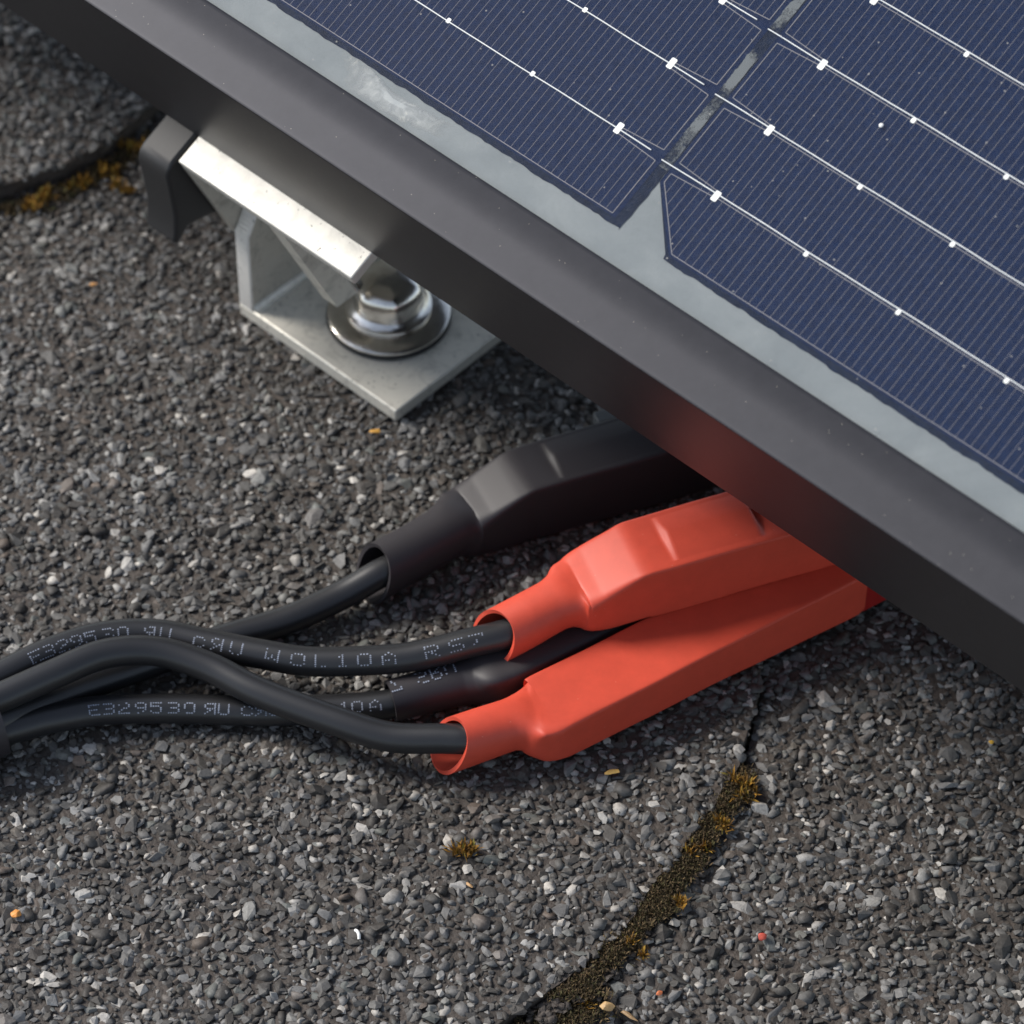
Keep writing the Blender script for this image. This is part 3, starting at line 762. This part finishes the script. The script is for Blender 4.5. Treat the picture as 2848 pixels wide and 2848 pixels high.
def boot(name, origin, yaw, stations, mat, parent, bump=None, wall=0.55, seed=0, shear=(0.0, 0.0)):
    """heat-shrink boot lofted along its axis: stations (s, lateral, z, half width, half height, squareness)"""
    d = np.array([math.cos(yaw), math.sin(yaw), 0]); q = np.array([-d[1], d[0], 0])
    st = np.array(stations, float)
    s0, s1 = st[0, 0], st[-1, 0]
    fine = np.arange(s0-4, s1+4, 0.1)
    kern = np.exp(-0.5*(np.arange(-20, 21)*0.1/0.28)**2); kern /= kern.sum()
    ss = np.unique(np.round(np.concatenate([np.arange(s0, min(s1, 20), 0.3), np.arange(min(s1, 20), s1, 0.9), [s1]]), 3))
    col = []
    for i in range(1, 6):
        y = np.interp(fine, st[:, 0], st[:, i])
        if i <= 2:      # carry the axis straight on past both ends
            y = np.where(fine < s0, st[0, i] + (fine-s0)*(st[1, i]-st[0, i])/(st[1, 0]-st[0, 0]), y)
        col.append(np.interp(ss, fine, np.convolve(np.pad(y, 20, mode='edge'), kern, mode='valid')))
    seg = 112; an = np.linspace(0, 2*np.pi, seg, endpoint=False)
    cen = np.array(origin)[None]*np.array([1, 1, 0]) + ss[:, None]*d + col[0][:, None]*q + col[1][:, None]*Z
    t = np.gradient(cen, axis=0); t /= np.linalg.norm(t, axis=1)[:, None]
    side = np.cross(Z, t); side /= np.linalg.norm(side, axis=1)[:, None]; upv = np.cross(t, side)
    e = col[4][:, None]
    ca, sa = np.cos(an)[None], np.sin(an)[None]
    sx = np.sign(ca)*np.abs(ca)**(2/e); sy = np.sign(sa)*np.abs(sa)**(2/e)
    A_, B_ = col[2][:, None], col[3][:, None]
    rs = np.random.default_rng(seed)
    ph = rs.uniform(0, 6.28, 8)
    wr = 0.035*np.sin(ss[:, None]*0.21+an[None]+ph[0]) + 0.02*np.sin(ss[:, None]*0.43-2*an[None]+ph[1])
    # creases where the sleeve shrinks from the box to the neck
    if bump is not None and 'crease' in bump:
        for cs, ca0, amt, wd in bump['crease']: wr = wr + amt*np.exp(-((ss[:, None]-cs)/wd)**2)*(np.exp(-((np.angle(np.exp(1j*(an[None]-ca0))))/0.28)**2))
    lat = sx*(A_+wr); hgt = sy*(B_+wr)
    if bump is not None and 'ridge' in bump:
        r0, r1, l0, l1, hh = bump['ridge']
        over = sstep(l0, l0+0.55, lat)*(1-sstep(l1-0.55, l1, lat))*(sy > 0.4)
        bow = 0.16*(lat-0.5*(l0+l1))**2
        m_ = sstep(r0, r0+0.9, ss[:, None])*(1-sstep(r1-0.5, r1, ss[:, None]+bow))*over
        hgt = hgt + hh*m_ - 0.7*np.exp(-((ss[:, None]+bow-r1-0.35)/0.5)**2)*over
    fade = np.clip(1-(ss-s0)/9.0, 0, 1)[:, None]**1.5
    slide = (shear[0]*hgt + shear[1]*lat)*fade                      # the mouth of the sleeve is cut at a slant
    P = cen[:, None] + lat[..., None]*side[:, None] + hgt[..., None]*upv[:, None] + slide[..., None]*t[:, None]
    vs = [P.reshape(-1, 3)]; k = len(ss)
    fs = [(i*seg+j, (i+1)*seg+j, (i+1)*seg+(j+1) % seg, i*seg+(j+1) % seg) for i in range(k-1) for j in range(seg)]
    # inner wall of the open neck
    depth = 26
    inner = cen[:depth, None] + (sx*(A_-wall))[:depth][..., None]*side[:depth, None] + (sy*(B_-wall))[:depth][..., None]*upv[:depth, None] + slide[:depth][..., None]*t[:depth, None]
    base = k*seg
    vs.append(inner.reshape(-1, 3))
    fs += [(base+i*seg+j, base+i*seg+(j+1) % seg, base+(i+1)*seg+(j+1) % seg, base+(i+1)*seg+j) for i in range(depth-1) for j in range(seg)]
    fs += [(j, (j+1) % seg, base+(j+1) % seg, base+j) for j in range(seg)]
    fs.append(tuple(range((k-1)*seg, k*seg)))
    o = mk(name, np.vstack(vs), fs, mat, parent, smooth=True, autosmooth=55)
    return o, cen, side, upv, ss

R_ = math.radians
def lead(label, cable_pts, boot_args, group='leads running under the panel'):
    e = empty('connector_lead', np.array(cable_pts[-1])*np.array([1, 1, 0]))
    tag(e, label, 'cable', group)
    c, path = tube('cable', cable_pts, 2.02, M['cable'], e)
    b, cen, side, upv, ss = boot('boot', *boot_args[0], parent=e, **boot_args[1])
    return e, c, path, b, (cen, side, upv, ss)

r1 = lead('black lead in the upper red boot, resting on the lower red boot', CABLE_A,
    [(A_R1, R_(20.4), [(-21.2,3.4,8.3,3.6,3.8,2.1),(-16,4.0,9.4,3.55,3.65,2.15),(-12.2,4.5,10.2,3.5,3.45,2.2),(-10.9,4.7,10.4,3.8,3.4,2.4),(-9.7,5.0,10.3,4.75,3.3,2.8),(-8.4,5.1,10.25,5.2,3.25,4.2),(-5.8,5.1,10.7,5.2,3.6,9),(-1.2,5.1,11.75,5.1,4.4,15),(0.0,5.1,12.0,5.1,4.65,22),(45,5.3,12.0,5.3,4.65,22),(58,5.3,12,5.3,4.65,22)], M['red']),
     dict(bump=dict(ridge=(3.4,16.6,-3.1,3.7,1.25), crease=((-9.3, 2.5, 0.38, 0.75), (-10.0, 0.7, 0.25, 0.7))), seed=1, shear=(0.62, -0.28))])
r2 = lead('black lead in the lower red boot lying on the roof', CABLE_B,
    [(A_R2, R_(33.0), [(-13.3,8.0,4.25,3.3,3.9,2.1),(-8.5,7.1,4.4,3.35,3.65,2.15),(-4.8,6.35,4.55,3.4,3.35,2.2),(-3.5,6.0,4.5,3.75,3.3,2.5),(-2.2,5.5,4.2,4.7,3.3,3.2),(-0.8,5.05,4.05,5.15,3.35,7),(0.6,5.05,4.0,5.1,3.4,16),(20,5.05,3.9,5.05,3.5,22),(48.2,5.05,3.4,5.05,4.0,22),(48.7,5.05,3.35,5.0,3.95,12),(48.9,5.05,3.35,4.85,3.8,12)], M['red']),
     dict(bump=dict(crease=((-2.0, 2.55, 0.45, 0.75), (-2.8, 0.7, 0.3, 0.7))), seed=2, shear=(0.52, -0.15))])
d2 = np.array([math.cos(R_(33)), math.sin(R_(33)), 0]); q2_ = np.array([-d2[1], d2[0], 0]); o2 = np.array([A_R2[0], A_R2[1], 0])
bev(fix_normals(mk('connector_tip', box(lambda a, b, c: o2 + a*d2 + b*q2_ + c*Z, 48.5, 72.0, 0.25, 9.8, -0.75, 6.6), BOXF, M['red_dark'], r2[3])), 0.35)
b1 = lead('black lead in the black boot furthest from the red ones', CABLE_D,
    [(A_B1, R_(21.0), [(-23.9,-1.2,4.35,3.6,4.2,2.1),(-18,0.3,4.6,3.6,4.0,2.15),(-12.8,1.8,4.9,3.6,3.75,2.2),(-11.4,2.4,4.8,3.9,3.75,2.4),(-9.9,3.1,4.2,4.5,3.8,2.9),(-8.4,3.6,3.9,4.6,3.6,4.2),(-5.5,3.8,4.35,4.45,4.1,8),(-1.2,4.1,5.2,4.35,5.0,15),(0.0,4.2,5.4,4.3,5.2,22),(14,4.5,5.4,4.5,5.2,22),(60,4.6,5.4,4.5,5.2,22)], M['black']),
     dict(bump=dict(ridge=(3.8,30.0,-2.6,3.2,0.95), crease=((-9.6, 2.5, 0.35, 0.75), (-10.2, 0.7, 0.25, 0.7))), seed=3, shear=(0.4, 0.0))])
dd = np.array([math.cos(R_(21)), math.sin(R_(21)), 0]); qq = np.array([-dd[1], dd[0], 0]); oo = np.array([A_B1[0], A_B1[1], 0])
bev(fix_normals(mk('connector_tab', box(lambda a, b, c: oo + a*dd + b*qq + c*Z, 13.0, 26.0, 8.9, 11.2, 8.0, 10.2), BOXF, M['tab'], b1[3])), 0.3)
b2 = lead('black lead in the black sleeve squeezed beneath the upper red boot', CABLE_C,
    [(A_R2, R_(33.0), [(-15.2,19.5,3.0,2.75,2.85,2.05),(-10,18.2,3.1,2.95,2.95,2.05),(-5.5,17.0,3.2,3.15,3.05,2.1),(-3.8,16.5,3.4,3.6,3.0,2.6),(-2.0,16.0,3.9,4.4,3.05,6),(1,15.6,4.0,4.5,3.05,7),(50,15.6,4.0,4.5,3.05,9),(60,15.6,4.0,4.5,3.05,9)], M['black']),
     dict(seed=4, wall=0.5)])
print_on_cable(r1[2], PRINT_A, 2.02, r1[1], ([-70, -40, -30, 0], [1.55, 1.7, 2.1, 2.1]), 1.75, 11)
print_on_cable(b2[2], PRINT_C, 2.02, b2[1], 1.65, 1.55, 12)
# print along the shoulder of the black sleeve
cen, side, upv, ss = b2[4]
vs, fs = [], []; rr = random.Random(5)
for ch, s0 in (('7', -14.4), ('S', -10.8), ('R', -8.9), ('U', -7.0)):
    for row in range(7):
        for col in range(5):
            if GLYPH[ch][row][col] != '1' or rr.random() < 0.15: continue
            s_ = s0 + (col-2)*0.31
            i = int(np.clip(np.searchsorted(ss, s_), 1, len(ss)-2))
            c_ = np.array([np.interp(s_, ss, cen[:, k]) for k in range(3)])
            ang = math.radians(88) + (3-row)*-0.10 * -1
            rad = np.interp(s_, [-15.2, -10, -5.5], [2.85, 3.0, 3.15]) + 0.06
            nrm = math.cos(ang)*side[i] + math.sin(ang)*upv[i]; tan = -math.sin(ang)*side[i] + math.cos(ang)*upv[i]
            t_ = np.cross(side[i], upv[i]); b0 = len(vs)
            for a in np.linspace(0, 2*math.pi, 7, endpoint=False):
                vs.append(c_ + nrm*rad + t_*0.14*math.cos(a) + tan*0.12*math.sin(a))
            fs.append(tuple(range(b0, b0+7)))
mk('printed_text', vs, fs, M['print'], b2[3])
# the sleeve that gathers the four leads at the picture's edge
tag(tube('cable_sleeve', [(-67.9,-40.9,5.2),(-74,-43.5,5.0),(-85,-48,4.9),(-100,-53,4.9)], 5.2, M['black'], None, seg=40)[0], 'black sleeve gathering the four leads into one bundle', 'sleeve')

# ------------------------------------------------------------------ moss and loose bits
def blades(pts, zbase, n_per, length, width, spread):
    vs, fs = [], []
    for (x, y, z0) in pts:
        for _ in range(n_per):
            a = random.uniform(0, 2*math.pi); tl = abs(random.gauss(0, spread)); L = length*random.uniform(0.5, 1.2)
            bx, by = x + random.gauss(0, 0.35), y + random.gauss(0, 0.35)
            dx, dy, dz = math.cos(a)*math.sin(tl), math.sin(a)*math.sin(tl), math.cos(tl)
            sx_, sy_ = -math.sin(a+random.uniform(-1, 1)), math.cos(a+random.uniform(-1, 1)); w_ = width*random.uniform(0.6, 1.2)
            b0 = len(vs)
            m1 = (bx+dx*L*0.55, by+dy*L*0.55, z0+dz*L*0.62)
            vs += [(bx-sx_*w_*.5, by-sy_*w_*.5, z0), (bx+sx_*w_*.5, by+sy_*w_*.5, z0), (m1[0]+sx_*w_*.6, m1[1]+sy_*w_*.6, m1[2]), (m1[0]-sx_*w_*.6, m1[1]-sy_*w_*.6, m1[2]), (bx+dx*L, by+dy*L, z0+dz*L*0.9)]
            fs += [(b0, b0+1, b0+2, b0+3), (b0+3, b0+2, b0+4)]
    return vs, fs
def along(path, n_, jit, off=(0, 0)):
    p = np.array(path, float); L = np.r_[0, np.cumsum(np.linalg.norm(np.diff(p, axis=0), axis=1))]
    t = rng.uniform(0, L[-1], n_)
    return np.c_[np.interp(t, L, p[:, 0]) + off[0] + rng.normal(0, jit, n_), np.interp(t, L, p[:, 1]) + off[1] + rng.normal(0, jit, n_)]
MP = [(3,-84),(10.2,-78.2),(14.0,-73.6),(17.0,-69.5),(19.4,-65.2),(22.6,-60.2),(25.2,-54.8),(27.9,-50.5),(30.6,-46.5)]
hub = along(MP, 34, 0.55)
q = np.vstack([along(MP, 700, 0.5)] + [np.c_[rng.normal(x, 0.85, 48), rng.normal(y, 0.85, 48)] for x, y in hub])
q2 = along([(-6,-90),(2,-86.5),(7,-83.5),(11,-82.6)], 420, 1.3)
q = np.vstack([q, q2])
vs, fs = blades([(x, y, -1.05 + random.uniform(-.35, .35) - (1.3 if y < -81.5 else 0)) for x, y in q], 0, 10, 0.8, 0.15, 0.95)
tag(mk('moss', vs, fs, M['moss'], None), 'brown and olive moss filling the joint between shingles', 'moss', kind='stuff')
soil = along([(3,-84),(10.4,-78.2),(17.2,-69.5),(22.8,-60.2),(28.0,-50.5),(31,-45.5)], 700, 0.9)
so = stones('soil', soil[:, 0], soil[:, 1], np.full(len(soil), -1.6) + rng.normal(0, .2, len(soil)), rng.uniform(0.5, 1.0, len(soil)), M['bitumen'], None)
tag(so, 'dark soil crumbs under the moss in the shingle joint', 'soil', kind='stuff')
def tuft(name, spots, label, n_per=26, length=1.7, mat='moss_y', group=None, sp=0.7):
    vs, fs = blades(spots, 0, int(n_per*1.7), length*1.05, 0.22, sp)
    tag(mk(name, vs, fs, M[mat], None), label, 'moss', group)
G_ = 'golden moss tufts'
tuft('moss_tuft', [(-6.4,-59.1,-.1),(-5.7,-58.7,-.1),(-5.3,-59.2,-.1),(-7.3,-59.4,-.1)], 'lone golden moss tuft on the open granules in front of the lower red boot', 16, 1.9, group=G_)
tuft('moss_tuft', [(29.4,-47.0,-.9),(30.8,-47.6,-.9),(31.6,-48.6,-1.2),(30.2,-49.4,-1.0)], 'golden moss tuft topmost in the joint, nearest the lower red boot', 22, 1.9, group=G_)
tuft('moss_tuft', [(27.4,-53.8,-.9),(27.9,-54.6,-.9)], 'small orange moss tuft second from the top of the mossy joint', 22, 1.5, group=G_)
tuft('moss_tuft', [(23.2,-58.7,-.9),(25.0,-58.0,-.9)], 'golden moss tuft halfway down the mossy joint', 22, 1.5, group=G_)
tuft('moss_tuft', [(22.0,-67.0,-1.0),(21.6,-66.6,-1.0)], 'orange moss tuft on the right side of the mossy joint, just below its middle', 20, 1.3, group=G_)
tuft('moss_tuft', [(15.2,-73.2,-.9),(16.6,-75.2,-1.0)], 'yellow moss tuft low in the joint, above the dark hole', 22, 1.4, group=G_)
tuft('moss_tuft', [(8.8,-81.2,-2.4),(9.4,-81.8,-2.4)], 'yellow green moss tuft inside the dark hole at the joint foot', 22, 1.6, group=G_)
# the mossy edge of the shingle at the far corner
q = along([(-76,60.3),(-70,62.0),(-64.5,65.5),(-60.0,69.5),(-56.5,73),(-54,76)], 500, 0.75)
vs, fs = blades([(x, y, -0.5+random.uniform(-.2, .3)) for x, y in q], 0, 5, 1.2, 0.24, 0.8)
tag(mk('moss', vs, fs, M['moss'], None), 'dark moss along the raised shingle edge behind the clip', 'moss', kind='stuff')
for x, y, lab in ((-71.6,61.0,'yellow moss tuft leftmost along the raised shingle edge'), (-69.0,62.0,'yellow moss tuft second along the raised shingle edge'), (-64.2,65.2,'large yellow moss tuft in the middle of the raised shingle edge'),
                  (-60.2,68.0,'yellow moss tuft fourth along the raised shingle edge, near the clip'), (-57.6,64.6,'yellow moss tuft low beside the black clip'), (-57.0,73.4,'yellow moss tuft closest to the frame behind the clip')):
    tuft('moss_tuft', [(x+random.gauss(0,.9), y+random.gauss(0,.6), 0.0) for _ in range(4)], lab, 16, 1.7, group='yellow moss tufts along the raised shingle edge', mat='moss_y')

def bit(name, x, y, z, size, col, label, cat, flat=0.6, stretch=1.0, yaw=0.0):
    bm = bmesh.new()
    r_ = random.Random(int(abs(x*100)+abs(y*10)))
    for _ in range(16):
        p = Vector((r_.gauss(0,1), r_.gauss(0,1), r_.gauss(0,1))).normalized()
        bm.verts.new((p.x*size*stretch, p.y*size, p.z*size*flat))
    h = bmesh.ops.convex_hull(bm, input=bm.verts)
    bmesh.ops.delete(bm, geom=[e for e in h['geom_interior'] if isinstance(e, bmesh.types.BMVert)], context='VERTS')
    bm.verts.index_update()
    c, s_ = math.cos(yaw), math.sin(yaw)
    vs = [(x+v.co.x*c-v.co.y*s_, y+v.co.x*s_+v.co.y*c, z+v.co.z) for v in bm.verts]
    fs = [tuple(v.index for v in f.verts) for f in bm.faces]; bm.free()
    o = mk(name, vs, fs, chip(name+'_stone', col), None)
    bev(o, size*0.18, 2, 20)
    return tag(o, label, cat)
bit('pebble', -63.6, -69.5, 0.35, 0.72, (0.62, 0.25, 0.05), 'round orange pebble on the granules near the bottom edge at far left', 'pebble', 0.7, 1.15)
bit('chip', 13.3, -46.4, 0.35, 0.62, (0.66, 0.42, 0.12), 'flat yellow wood chip in front of the lower red boot', 'chip', 0.4, 1.9, 0.2)
bit('chip', 32.0, -72.4, -0.6, 0.62, (0.50, 0.08, 0.05), 'small brick red chip right of the mossy joint', 'chip', 0.8, 1.1, 0.3)
bit('chip', -19.2, 15.0, 0.35, 0.52, (0.66, 0.34, 0.06), 'orange chip lying just below the bracket plate corner', 'chip', 0.4, 2.0, 0.15)
bit('chip', 18.7, -81.1, -0.7, 0.36, (0.55, 0.16, 0.06), 'tiny orange chip near the dark hole at the joint foot', 'chip', 0.7, 1.5, 0.4)
bit('chip', -61.1, 44.3, 0.4, 0.42, (0.60, 0.30, 0.10), 'small tan chip on the granules left of the bracket', 'chip', 0.6, 1.6, 0.3)
bit('chip', 63.7, -40.5, -0.6, 0.34, (0.62, 0.36, 0.04), 'tiny yellow chip below the panel frame at far right', 'chip', 0.7, 1.2)
bit('seed', 12.0, -82.9, -1.0, 0.75, (0.42, 0.27, 0.12), 'tan seed husk at the rim of the dark hole', 'seed', 0.7, 1.5, -0.2)
bit('twig', 14.8, -84.3, -1.1, 0.38, (0.30, 0.19, 0.09), 'short brown twig beside the tan seed husk', 'twig', 0.8, 4.0, -0.6)
bit('chip', -5.5, -64.8, 0.25, 0.26, (0.50, 0.30, 0.14), 'thin tan sliver below the lone moss tuft', 'chip', 0.6, 2.6, -0.7)
# curled white fibre
tag(tube('fibre', [(-20.0,-72.2,0.5),(-19.75,-72.6,0.8),(-19.55,-73.1,0.8),(-19.5,-73.6,0.5)], 0.22, M['dust'], None, per=5, seg=8)[0], 'short curled white fibre on the granules near the bottom edge', 'fibre')
